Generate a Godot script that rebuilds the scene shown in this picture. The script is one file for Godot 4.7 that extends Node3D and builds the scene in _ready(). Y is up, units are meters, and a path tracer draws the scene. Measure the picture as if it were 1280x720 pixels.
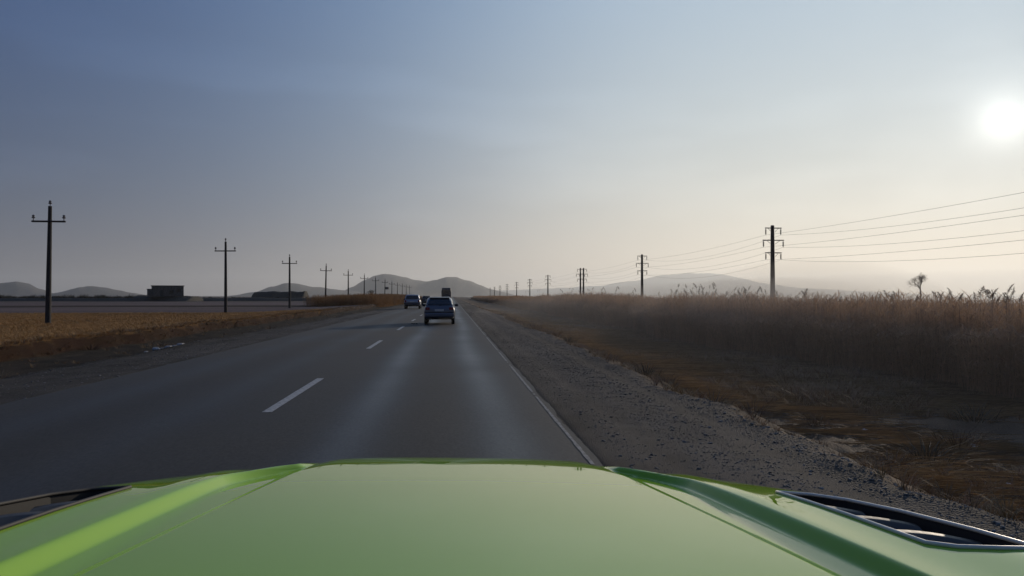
extends Node3D

const H := 1.5                      # height of the lens above the road
const YAW := 4.56                   # lens turned right of the road, degrees
const FOCAL := 940.0                # in pixels of a 1280 wide picture
const SUN := Vector3(0.6017, 0.1925, -0.7752)
var rng := RandomNumberGenerator.new()
var fn := FastNoiseLite.new()
var fn2 := FastNoiseLite.new()
var M := {}
const NTH := ["nearest", "second", "third", "fourth", "fifth", "sixth", "seventh", "eighth", "ninth", "tenth", "eleventh", "twelfth", "thirteenth"]

# ---------------------------------------------------------------- helpers
func lin(r: float, g: float, b: float) -> Color:      # linear colour to the sRGB value that materials want
	return Color(r, g, b).linear_to_srgb()

func mat(r: float, g: float, b: float, rough := 0.8, metal := 0.0) -> StandardMaterial3D:
	var m := StandardMaterial3D.new()
	m.albedo_color = lin(r, g, b)
	m.roughness = rough
	m.metallic = metal
	return m

func noise_tex(seed_: int, freq: float, size: int, lo: Color, hi: Color, oct := 4, gamma := 1.0) -> ImageTexture:
	var n := FastNoiseLite.new()
	n.seed = seed_
	n.frequency = freq
	n.fractal_octaves = oct
	n.fractal_gain = 0.6
	var src := n.get_seamless_image(size, size)
	src.convert(Image.FORMAT_L8)
	var d := src.get_data()
	var o := PackedByteArray()
	o.resize(size * size * 3)
	var lut := []
	for k in 256:
		var c: Color = lo.lerp(hi, pow(k / 255.0, gamma))
		lut.append([int(c.r * 255), int(c.g * 255), int(c.b * 255)])
	for k in size * size:
		var c = lut[d[k]]
		o[3 * k] = c[0]
		o[3 * k + 1] = c[1]
		o[3 * k + 2] = c[2]
	var im := Image.create_from_data(size, size, false, Image.FORMAT_RGB8, o)
	return ImageTexture.create_from_image(im)

func grey(a: float) -> Color:
	return Color(a, a, a)

func begin() -> SurfaceTool:
	var st := SurfaceTool.new()
	st.begin(Mesh.PRIMITIVE_TRIANGLES)
	st.set_smooth_group(-1)
	return st

# corners given counter-clockwise seen from outside
func tri(st: SurfaceTool, a: Vector3, b: Vector3, c: Vector3) -> void:
	st.add_vertex(a)
	st.add_vertex(c)
	st.add_vertex(b)

func quad(st: SurfaceTool, a: Vector3, b: Vector3, c: Vector3, d: Vector3) -> void:
	tri(st, a, b, c)
	tri(st, a, c, d)

func bx(st: SurfaceTool, at: Vector3, size: Vector3, turn := Basis.IDENTITY, cut := 0.0) -> void:
	var h := size / 2.0
	if cut <= 0.0:
		var p := []
		for k in 8:
			p.append(at + turn * Vector3(h.x * (1 if k & 1 else -1), h.y * (1 if k & 2 else -1), h.z * (1 if k & 4 else -1)))
		for f in [[4, 5, 7, 6], [1, 0, 2, 3], [5, 1, 3, 7], [0, 4, 6, 2], [6, 7, 3, 2], [0, 1, 5, 4]]:
			quad(st, p[f[0]], p[f[1]], p[f[2]], p[f[3]])
		return
	# chamfered in plan (edges along y) and at top and bottom
	var ring := func(inset: float, y: float) -> Array:
		var x := h.x - inset
		var z := h.z - inset
		var c := minf(cut, minf(x, z) * 0.9)
		var r := []
		for q in [[x, z - c], [x, -z + c], [x - c, -z], [-x + c, -z], [-x, -z + c], [-x, z - c], [-x + c, z], [x - c, z]]:
			r.append(at + turn * Vector3(q[0], y, q[1]))
		return r
	var rings := [ring.call(cut, -h.y), ring.call(0.0, -h.y + cut), ring.call(0.0, h.y - cut), ring.call(cut, h.y)]
	for k in 3:
		for j in 8:
			quad(st, rings[k][j], rings[k][(j + 1) % 8], rings[k + 1][(j + 1) % 8], rings[k + 1][j])
	for j in range(1, 7):
		tri(st, rings[3][0], rings[3][j], rings[3][j + 1])
		tri(st, rings[0][0], rings[0][j + 1], rings[0][j])

func tube(st: SurfaceTool, pts: Array, rads: Array, sides := 8, caps := true) -> void:
	var prev := []
	for i in pts.size():
		var t: Vector3 = (pts[mini(i + 1, pts.size() - 1)] - pts[maxi(i - 1, 0)]).normalized()
		var side := t.cross(Vector3.UP)
		if side.length() < 0.1:
			side = t.cross(Vector3.RIGHT)
		side = side.normalized()
		var up := side.cross(t).normalized()
		var ring := []
		for k in sides:
			var a := TAU * k / sides
			ring.append(pts[i] + (side * cos(a) + up * sin(a)) * rads[i])
		if i > 0:
			for k in sides:
				quad(st, prev[k], ring[k], ring[(k + 1) % sides], prev[(k + 1) % sides])
		if caps and (i == 0 or i == pts.size() - 1):
			for k in range(1, sides - 1):
				if i == 0:
					tri(st, ring[0], ring[k], ring[k + 1])
				else:
					tri(st, ring[0], ring[k + 1], ring[k])
		prev = ring

# turned shape: profile of (radius, height along axis)
func lathe(st: SurfaceTool, at: Vector3, axis: Basis, prof: Array, sides := 16) -> void:
	for i in prof.size() - 1:
		for k in sides:
			var q := []
			for c in [[i, k], [i, k + 1], [i + 1, k + 1], [i + 1, k]]:
				var a: float = -TAU * c[1] / sides
				q.append(at + axis * Vector3(prof[c[0]].x * cos(a), prof[c[0]].y, prof[c[0]].x * sin(a)))
			quad(st, q[0], q[1], q[2], q[3])

func made(st: SurfaceTool, flat := false) -> ArrayMesh:
	if not flat:
		st.index()
	st.generate_normals()
	return st.commit()

func obj(called: String, mesh: Mesh, m: Material, parent: Node = null) -> MeshInstance3D:
	var o := MeshInstance3D.new()
	o.name = called
	o.mesh = mesh
	o.material_override = m
	o.cast_shadow = GeometryInstance3D.SHADOW_CASTING_SETTING_ON
	(parent if parent else self).add_child(o, true)
	return o

func flat(st: SurfaceTool, called: String, m: Material, parent: Node = null) -> MeshInstance3D:
	st.set_smooth_group(-1)
	return obj(called, made(st, true), m, parent)

func numbered(called: String) -> String:
	if not has_node(called):
		return called
	var k := 1
	while has_node("%s_%03d" % [called, k]):
		k += 1
	return "%s_%03d" % [called, k]

func tag(o: Node, label: String, category: String, group := "") -> Node:
	o.set_meta("label", label)
	o.set_meta("category", category)
	if group:
		o.set_meta("group", group)
	return o

func thing(called: String, label: String, category: String, at := Vector3.ZERO, group := "") -> Node3D:
	var o := Node3D.new()
	o.name = numbered(called)
	add_child(o)
	o.position = at
	tag(o, label, category, group)
	return o

func structure(o: Node) -> Node:
	o.set_meta("kind", "structure")
	return o

func copy(src: Node3D, label: String, at: Vector3, turn := 0.0, size := 1.0) -> Node3D:
	var c: Node3D = src.duplicate()
	c.name = numbered(String(src.name).rstrip("0123456789_"))
	add_child(c)
	c.position = at
	c.rotation.y = turn
	c.scale = Vector3.ONE * size
	c.set_meta("label", label)
	return c

func many(called: String, mesh: Mesh, m: Material, xf: Array, cols: Array, label: String, parent: Node = null) -> MultiMeshInstance3D:
	var mm := MultiMesh.new()
	mm.transform_format = MultiMesh.TRANSFORM_3D
	mm.use_colors = true
	mm.mesh = mesh
	mm.instance_count = xf.size()
	for k in xf.size():
		mm.set_instance_transform(k, xf[k])
		mm.set_instance_color(k, cols[k % cols.size()])
	var o := MultiMeshInstance3D.new()
	o.name = called
	o.multimesh = mm
	o.material_override = m
	(parent if parent else self).add_child(o)
	o.set_meta("kind", "stuff")
	o.set_meta("label", label)
	return o

# bearing of a column of the photograph, from the road's direction, in radians
func bearing(u: float) -> float:
	return deg_to_rad(YAW) + atan((u - 640.0) / FOCAL)

# ground point at that bearing with the given distance along the lens axis
func spot(u: float, depth: float) -> Vector3:
	var x := (u - 640.0) / FOCAL * depth
	var a := deg_to_rad(YAW)
	return Vector3(x * cos(a) + depth * sin(a), 0, -(depth * cos(a) - x * sin(a)))

func smooth(a: float, b: float, x: float) -> float:
	return smoothstep(a, b, x)

# ---------------------------------------------------------------- ground
func bank_at(z: float) -> float:      # where the left field breaks off
	return -13.0 + 0.7 * fn.get_noise_2d(z * 4.0, 40.0) + 0.35 * fn.get_noise_2d(z * 22.0, 80.0)

func gravel_right(z: float) -> float:
	return 3.75 + 0.45 * fn.get_noise_2d(z * 7.0, 140.0) + 0.3 * fn.get_noise_2d(z * 30.0, 180.0)

func ground(x: float, z: float) -> float:
	var near := 1.0 if z > -400.0 else 0.0
	var rough := 0.03 * fn.get_noise_2d(x * 60.0, z * 60.0) * near + 0.02 * fn2.get_noise_2d(x * 160.0, z * 160.0) * near
	if x > -6.25 and x < 1.36:
		return -0.05
	if x >= 1.36:
		var e := gravel_right(z)
		var y := -0.02 - 0.03 * (x - 1.45)
		var t := smooth(1.45, 1.9, x)
		# two wheel ruts pressed into the shoulder
		y -= 0.025 * (exp(-pow((x - 2.05) / 0.16, 2)) + exp(-pow((x - 3.2) / 0.18, 2))) * (0.6 + fn.get_noise_2d(z * 3.0, 7.0))
		y -= 0.48 * smooth(e - 0.1, e + 1.6, x)
		var verge := smooth(e - 0.2, e + 0.6, x)
		y += rough * (0.35 + 2.2 * verge) * t
		y += verge * 0.16 * fn.get_noise_2d(x * 12.0, z * 9.0) * near
		# crumbled lip of the shoulder
		y += 0.07 * exp(-pow((x - e - 0.05) / 0.22, 2)) * 0.55 * (0.5 + 1.6 * fn.get_noise_2d(z * 60.0, 300.0 + x * 40.0)) * near
		return y
	var b := bank_at(z)
	var d := -6.25 - x
	var yl := -0.02 - 0.03 * minf(d, 3.0) - 0.3 * smooth(2.2, 4.2, d)
	var tl := smooth(0.0, 0.5, d)
	yl += rough * (0.5 + 1.5 * smooth(2.2, 3.2, d)) * tl
	yl += 0.06 * exp(-pow((d - 2.4) / 0.3, 2)) * (0.4 + 1.5 * fn.get_noise_2d(z * 20.0, 500.0)) * near
	if x < b + 0.25:
		yl += 0.40 * smooth(b + 0.12, b - 0.1, x)
		yl += 0.1 * exp(-pow((x - b + 0.25) / 0.3, 2)) * (0.5 + fn.get_noise_2d(z * 18.0, 700.0)) * near
	yl -= 0.3 * smooth(b - 1.0, b - 10.0, x)
	yl += 0.06 * fn.get_noise_2d(x * 6.0, z * 6.0) * near * smooth(b, b - 3.0, x)
	return yl

func ground_color(x: float, z: float) -> Color:
	var n1 := fn.get_noise_2d(x * 14.0, z * 14.0)
	var n2 := fn2.get_noise_2d(x * 50.0, z * 50.0)
	var n3 := fn.get_noise_2d(x * 3.0 + 900.0, z * 3.0)
	var streak := fn.get_noise_2d(x * 60.0, z * 2.5 + 333.0)
	var gravel := Color(0.135, 0.122, 0.105) * (1.0 + 0.25 * n1 + 0.35 * n2 + 0.45 * streak)
	var far_plain := Color(0.15, 0.115, 0.1) * (1.0 + 0.3 * n3)
	var c: Color
	if x > -6.25:
		var e := gravel_right(z)
		var straw := Color(0.40, 0.255, 0.155).lerp(Color(0.19, 0.135, 0.088), clampf(0.5 + 1.3 * fn.get_noise_2d(x * 9.0, z * 22.0), 0, 1)) * (1.0 + 0.3 * n2)
		var mud := Color(0.18, 0.135, 0.095) * (1.0 + 0.3 * n1 + 0.3 * n2)
		var bare := clampf(0.45 + 1.6 * fn.get_noise_2d(x * 7.0 + 50.0, z * 5.0), 0, 1)
		c = gravel.lerp(mud.lerp(straw, bare), smooth(e - 0.15, e + 0.25, x + 0.2 * n2))
		return c.lerp(far_plain * 0.7, smooth(-250, -500, z))
	var d := -6.25 - x
	var b := bank_at(z)
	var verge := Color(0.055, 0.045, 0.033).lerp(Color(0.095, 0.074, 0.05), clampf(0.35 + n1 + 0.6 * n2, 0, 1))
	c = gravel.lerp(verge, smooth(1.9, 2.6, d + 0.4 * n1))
	# dry ochre grassland beyond the cut bank, salty fallow strips further out
	var field := Color(0.38, 0.215, 0.08).lerp(Color(0.28, 0.16, 0.062), clampf(0.5 + 0.9 * n3 + 0.5 * n1, 0, 1)) * (1.0 + 0.25 * n2)
	var off := z + 9.0 * fn.get_noise_2d(x * 1.5, 60.0) + 0.12 * x
	var salt := Color(0.23, 0.175, 0.16) * (1.0 + 0.35 * fn.get_noise_2d(x * 1.2, z * 5.0))
	var dark := Color(0.075, 0.055, 0.042) * (1.0 + 0.3 * n3)
	field = field.lerp(dark, smooth(-74, -78, off) * (1.0 - smooth(-84, -88, off)))
	field = field.lerp(salt, smooth(-86, -90, off))
	field = field.lerp(dark, smooth(-128, -132, off) * (1.0 - smooth(-150, -155, off)))
	field = field.lerp(far_plain, smooth(-210, -260, off))
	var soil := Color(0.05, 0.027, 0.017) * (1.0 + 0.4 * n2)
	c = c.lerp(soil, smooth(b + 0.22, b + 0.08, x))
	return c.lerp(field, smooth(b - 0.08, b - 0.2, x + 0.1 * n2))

func lines_z() -> PackedFloat32Array:
	var z := PackedFloat32Array()
	var a := 0.0
	var back := []
	while a < 400.0:
		a += 0.5 + 0.08 * a
		back.append(a)
	back.reverse()
	z.append_array(PackedFloat32Array(back))
	a = 0.0
	while a < 14500.0:
		z.append(-a)
		a += 0.11 + 0.0125 * a
	z.append(-14500.0)
	return z

func sheet(called: String, xs: PackedFloat32Array, zs: PackedFloat32Array, m: Material, parent: Node = null) -> MeshInstance3D:
	var nx := xs.size()
	var nz := zs.size()
	var v := PackedVector3Array()
	var nn := PackedVector3Array()
	var c := PackedColorArray()
	var uv := PackedVector2Array()
	v.resize(nx * nz)
	nn.resize(nx * nz)
	c.resize(nx * nz)
	uv.resize(nx * nz)
	for j in nz:
		for i in nx:
			var k := j * nx + i
			v[k] = Vector3(xs[i], ground(xs[i], zs[j]), zs[j])
			c[k] = ground_color(xs[i], zs[j])
			uv[k] = Vector2(xs[i] / 4.0, zs[j] / 4.0)
	for j in nz:
		for i in nx:
			var a := v[j * nx + mini(i + 1, nx - 1)] - v[j * nx + maxi(i - 1, 0)]
			var b := v[mini(j + 1, nz - 1) * nx + i] - v[maxi(j - 1, 0) * nx + i]
			nn[j * nx + i] = b.cross(a).normalized()
			if nn[j * nx + i].y < 0.0:
				nn[j * nx + i] = -nn[j * nx + i]
	var idx := PackedInt32Array()
	for j in nz - 1:
		for i in nx - 1:
			var k := j * nx + i
			idx.append_array(PackedInt32Array([k, k + nx, k + nx + 1, k, k + nx + 1, k + 1]))
	var arr := []
	arr.resize(Mesh.ARRAY_MAX)
	arr[Mesh.ARRAY_VERTEX] = v
	arr[Mesh.ARRAY_NORMAL] = nn
	arr[Mesh.ARRAY_COLOR] = c
	arr[Mesh.ARRAY_TEX_UV] = uv
	arr[Mesh.ARRAY_INDEX] = idx
	var am := ArrayMesh.new()
	am.add_surface_from_arrays(Mesh.PRIMITIVE_TRIANGLES, arr)
	return obj(called, am, m, parent)

func span(a: float, b: float, n: int) -> PackedFloat32Array:
	var o := PackedFloat32Array()
	for k in n + 1:
		o.append(lerpf(a, b, float(k) / n))
	return o

func build_ground() -> void:
	var grain := noise_tex(5, 0.09, 512, grey(0.62), grey(1.0), 5)
	var bump := noise_tex(6, 0.12, 512, grey(0.0), grey(1.0), 5)
	var soil := StandardMaterial3D.new()
	soil.vertex_color_use_as_albedo = true
	soil.albedo_color = grey(1.0)
	soil.albedo_texture = grain
	soil.roughness = 0.95
	soil.metallic_specular = 0.2
	soil.uv1_triplanar = true
	soil.uv1_world_triplanar = true
	soil.uv1_scale = Vector3.ONE * 0.45
	soil.heightmap_enabled = true
	soil.heightmap_texture = bump
	soil.heightmap_scale = 3.0
	M.soil = soil
	var pebbly := soil.duplicate()
	pebbly.uv1_scale = Vector3.ONE * 1.3
	pebbly.heightmap_scale = 1.0
	var zs := lines_z()
	structure(sheet("gravel_shoulder", span(1.30, 3.3, 24), zs, pebbly))
	var right := span(3.3, 6.5, 36)
	right.append_array(span(6.5, 14.0, 34).slice(1))
	var x := 14.0
	while x < 14500.0:
		x += 0.5 + 0.14 * (x - 14.0)
		right.append(x)
	structure(sheet("verge", right, zs, soil))
	structure(sheet("gravel_shoulder_001", span(-8.2, -6.2, 20), zs, pebbly))
	var left := []
	x = -8.2
	while x > -11.8:
		left.append(x)
		x -= 0.18
	while x > -14.2:
		left.append(x)
		x -= 0.07
	while x > -14500.0:
		left.append(x)
		x -= 0.1 + 0.1 * (-14.2 - x)
	left.append(x)
	left.reverse()
	structure(sheet("field", PackedFloat32Array(left), zs, soil))
	# ground under the road keeps the sheet closed
	structure(sheet("ground", PackedFloat32Array([-6.4, -2.0, 1.6]), zs, soil))

# ---------------------------------------------------------------- road
func build_road() -> void:
	# asphalt: u runs across 8 m, v along 32 m; polished wheel tracks are smoother and greyer
	var w := 512
	var h := 1024
	var al := PackedByteArray()
	al.resize(w * h * 3)
	var ro := PackedByteArray()
	ro.resize(w * h)
	var grain := RandomNumberGenerator.new()
	grain.seed = 77
	for j in h:
		var v := float(j) / h
		for i in w:
			var x := -6.45 + 8.0 * i / w
			var a := TAU * v
			var patch := fn.get_noise_3d(x * 9.0, cos(a) * 90.0, sin(a) * 90.0)
			var lane := x + 0.35 if x > -2.38 else x + 4.3
			var wob := 0.08 * sin(a)
			var track := exp(-pow((absf(lane + wob) - 0.82) / 0.38, 2))
			var oil := exp(-pow(lane / 0.32, 2))
			var new_lane := 1.0 if x > -2.38 else 0.35
			var g := 0.036 + 0.008 * track * new_lane - 0.006 * oil + 0.010 * patch
			if x > 0.95:
				g += 0.012 * smooth(0.95, 1.35, x)
			g *= 0.72 + 0.56 * grain.randf()
			var r := 0.74 - 0.28 * track * new_lane + 0.10 * patch + 0.05 * (grain.randf() - 0.5)
			var s := lin(g * 1.06, g * 1.01, g * 0.88)
			var k := j * w + i
			al[3 * k] = int(clampf(s.r, 0, 1) * 255)
			al[3 * k + 1] = int(clampf(s.g, 0, 1) * 255)
			al[3 * k + 2] = int(clampf(s.b, 0, 1) * 255)
			ro[k] = int(clampf(r, 0.2, 1.0) * 255)
	var m := StandardMaterial3D.new()
	m.albedo_texture = ImageTexture.create_from_image(Image.create_from_data(w, h, false, Image.FORMAT_RGB8, al))
	m.roughness = 1.0
	m.roughness_texture = ImageTexture.create_from_image(Image.create_from_data(w, h, false, Image.FORMAT_L8, ro))
	m.metallic_specular = 0.38
	m.heightmap_enabled = true
	m.heightmap_texture = noise_tex(8, 0.3, 512, grey(0.2), grey(0.8), 2)
	m.heightmap_scale = 0.25
	var zs := lines_z()
	var st := begin()
	var edge := func(z: float, side: int) -> float:
		return (1.36 if side > 0 else -6.22) + 0.05 * fn.get_noise_2d(z * 40.0, 900.0 * side) + 0.03 * fn.get_noise_2d(z * 200.0, 900.0 * side)
	var v := PackedVector3Array()
	var uv := PackedVector2Array()
	var nn := PackedVector3Array()
	var idx := PackedInt32Array()
	var n := 12
	for j in zs.size():
		var z := zs[j]
		var a: float = edge.call(z, -1)
		var b: float = edge.call(z, 1)
		for i in n + 1:
			var x := lerpf(a, b, float(i) / n)
			var y := 0.0 if i > 0 and i < n else -0.045
			v.append(Vector3(x if i > 0 and i < n else x, y, z))
			uv.append(Vector2((x + 6.45) / 8.0, z / 32.0))
			nn.append(Vector3(0, 1, 0))
	# the outermost columns are the broken edge of the slab: a narrow skirt
	for j in zs.size():
		var k := j * (n + 1)
		v[k + 1] = v[k] + Vector3(0.03, 0.045, 0)
		uv[k + 1] = Vector2((v[k + 1].x + 6.45) / 8.0, uv[k].y)
		v[k + n - 1] = v[k + n] + Vector3(-0.03, 0.045, 0)
		uv[k + n - 1] = Vector2((v[k + n - 1].x + 6.45) / 8.0, uv[k].y)
	for j in zs.size() - 1:
		for i in n:
			var k := j * (n + 1) + i
			idx.append_array(PackedInt32Array([k, k + n + 1, k + n + 2, k, k + n + 2, k + 1]))
	var arr := []
	arr.resize(Mesh.ARRAY_MAX)
	arr[Mesh.ARRAY_VERTEX] = v
	arr[Mesh.ARRAY_NORMAL] = nn
	arr[Mesh.ARRAY_TEX_UV] = uv
	arr[Mesh.ARRAY_INDEX] = idx
	var am := ArrayMesh.new()
	am.add_surface_from_arrays(Mesh.PRIMITIVE_TRIANGLES, arr)
	var road := obj("road", am, m)
	structure(road)
	# markings
	var paint := mat(0.52, 0.51, 0.48, 0.6)
	paint.albedo_texture = noise_tex(21, 0.05, 256, grey(0.45), grey(1.0), 5, 0.6)
	paint.uv1_triplanar = true
	paint.uv1_world_triplanar = true
	paint.uv1_scale = Vector3.ONE * 0.9
	var start := 9.93
	for k in 26:
		var z0 := -(start + k * 11.75 - 11.75)
		var s := begin()
		var steps := 14
		for q in steps:
			var za := z0 - 4.0 * q / steps
			var zb := z0 - 4.0 * (q + 1) / steps
			var wa := 0.065 + 0.006 * fn2.get_noise_1d(za * 90.0)
			var wb := 0.065 + 0.006 * fn2.get_noise_1d(zb * 90.0)
			quad(s, Vector3(-2.38 - wa, 0.004, za), Vector3(-2.38 + wa, 0.004, za), Vector3(-2.38 + wb, 0.004, zb), Vector3(-2.38 - wb, 0.004, zb))
		flat(s, "lane_dash", paint, road)
	var worn := mat(0.30, 0.29, 0.265, 0.75)
	worn.albedo_texture = paint.albedo_texture
	worn.uv1_triplanar = true
	worn.uv1_world_triplanar = true
	worn.uv1_scale = Vector3.ONE * 0.7
	var el := begin()
	var z := 10.0
	while z > -500.0:
		var step := 0.09 + 0.006 * absf(z)
		var keep := fn.get_noise_1d(z * 30.0) + 0.5 * fn2.get_noise_1d(z * 300.0)
		if keep > -0.38 or z < -80.0:
			var wa := 0.019 + 0.012 * fn2.get_noise_1d(z * 120.0)
			var wb := 0.019 + 0.012 * fn2.get_noise_1d((z - step) * 120.0)
			quad(el, Vector3(1.25 - wa, 0.004, z), Vector3(1.25 + wb, 0.004, z), Vector3(1.25 + wa, 0.004, z - step), Vector3(1.25 - wb, 0.004, z - step))
		z -= step
	var line := flat(el, "edge_line", worn, road)
	line.set_meta("kind", "stuff")

# ---------------------------------------------------------------- stones, grass, reeds
func pebble(seed_: int) -> ArrayMesh:
	var r := RandomNumberGenerator.new()
	r.seed = seed_
	var st := begin()
	var rings := []
	for a in [-0.9, 0.0, 0.9]:
		var ring := []
		for k in 6:
			var rr := r.randf_range(0.75, 1.2)
			ring.append(Vector3(cos(TAU * k / 6) * cos(a) * rr, sin(a) * 0.6, -sin(TAU * k / 6) * cos(a) * rr))
		rings.append(ring)
	for j in 2:
		for k in 6:
			quad(st, rings[j][k], rings[j][(k + 1) % 6], rings[j + 1][(k + 1) % 6], rings[j + 1][k])
	for k in range(1, 5):
		tri(st, rings[2][0], rings[2][k], rings[2][k + 1])
		tri(st, rings[0][0], rings[0][k + 1], rings[0][k])
	return made(st, true)

func tinted(rough := 0.9) -> StandardMaterial3D:
	var m := mat(1, 1, 1, rough)
	m.vertex_color_use_as_albedo = true
	m.metallic_specular = 0.25
	return m

func blade(st: SurfaceTool, at: Vector3, dir: Vector3, bend: Vector3, length: float, w: float) -> void:
	var side := dir.cross(Vector3.UP)
	if side.length() < 0.2:
		side = Vector3(rng.randf() - 0.5, 0, rng.randf() - 0.5)
	side = side.normalized() * w
	var p1 := at + dir * length * 0.5 + bend * length * 0.15
	var p2 := at + dir * length * 0.95 + bend * length * 0.6
	quad(st, at - side, at + side, p1 + side * 0.8, p1 - side * 0.8)
	tri(st, p1 - side * 0.8, p1 + side * 0.8, p2)

func grass_tuft(n: int, spread: float, hmin: float, hmax: float, w: float, lean := 0.6) -> ArrayMesh:
	var st := begin()
	for k in n:
		var a := rng.randf() * TAU
		var out := Vector3(cos(a), 0, sin(a))
		var dir := (Vector3.UP + out * rng.randf_range(0.1, lean)).normalized()
		blade(st, out * rng.randf() * spread, dir, (out - Vector3.UP * 0.6) * 0.7, rng.randf_range(hmin, hmax), w)
	return made(st, true)

func reed_clump() -> ArrayMesh:
	var st := begin()
	for k in 13:
		var a := rng.randf() * TAU
		var base := Vector3(cos(a), 0, sin(a)) * sqrt(rng.randf()) * 0.45
		var hgt := rng.randf_range(1.75, 2.35)
		var lean := Vector3(rng.randf_range(-0.16, 0.2), 0, rng.randf_range(-0.16, 0.16))
		var tip := base + Vector3.UP * hgt + lean * hgt
		var f := rng.randf() * TAU
		var side := Vector3(cos(f), 0, sin(f)) * 0.006
		var mid := base.lerp(tip, 0.5) - lean * 0.15
		quad(st, base - side, base + side, mid + side * 0.8, mid - side * 0.8)
		quad(st, mid - side * 0.8, mid + side * 0.8, tip + side * 0.4, tip - side * 0.4)
		for q in 5:
			var t := rng.randf_range(0.2, 0.98)
			var b := rng.randf() * TAU
			var out := Vector3(cos(b), 0, sin(b))
			var dir := (Vector3.UP * rng.randf_range(0.5, 1.6) + out).normalized()
			blade(st, base.lerp(tip, t), dir, out * 0.5 - Vector3.UP * rng.randf_range(0.2, 0.9), rng.randf_range(0.25, 0.5), 0.011)
	return made(st, true)

func plume_mesh(seed_: int) -> ArrayMesh:
	var r := RandomNumberGenerator.new()
	r.seed = seed_
	var st := begin()
	var droop := Vector3(r.randf_range(0.5, 1.0) * (1 if r.randf() < 0.75 else -1), 0, r.randf_range(-0.4, 0.4))
	for k in 70:
		var t := r.randf()
		var at := Vector3(0, t * 0.30, 0) + droop * t * t * 0.16
		var wide := sin(PI * clampf(0.15 + t * 0.8, 0, 1))
		var dir := (Vector3(r.randf_range(-1, 1), r.randf_range(0.1, 1.3), r.randf_range(-1, 1)) + droop * 1.1 * t).normalized()
		var l := (0.05 + 0.09 * r.randf()) * (0.4 + 0.6 * wide)
		var side := dir.cross(Vector3(r.randf() - 0.5, r.randf() - 0.5, r.randf() - 0.5)).normalized() * 0.008
		var tip := at + dir * l - Vector3.UP * l * 0.35
		tri(st, at - side, at + side, tip)
		tri(st, at + dir * l * 0.5 - side * 1.3, at + dir * l * 0.5 + side * 1.3, tip + side)
	return made(st, true)

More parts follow.
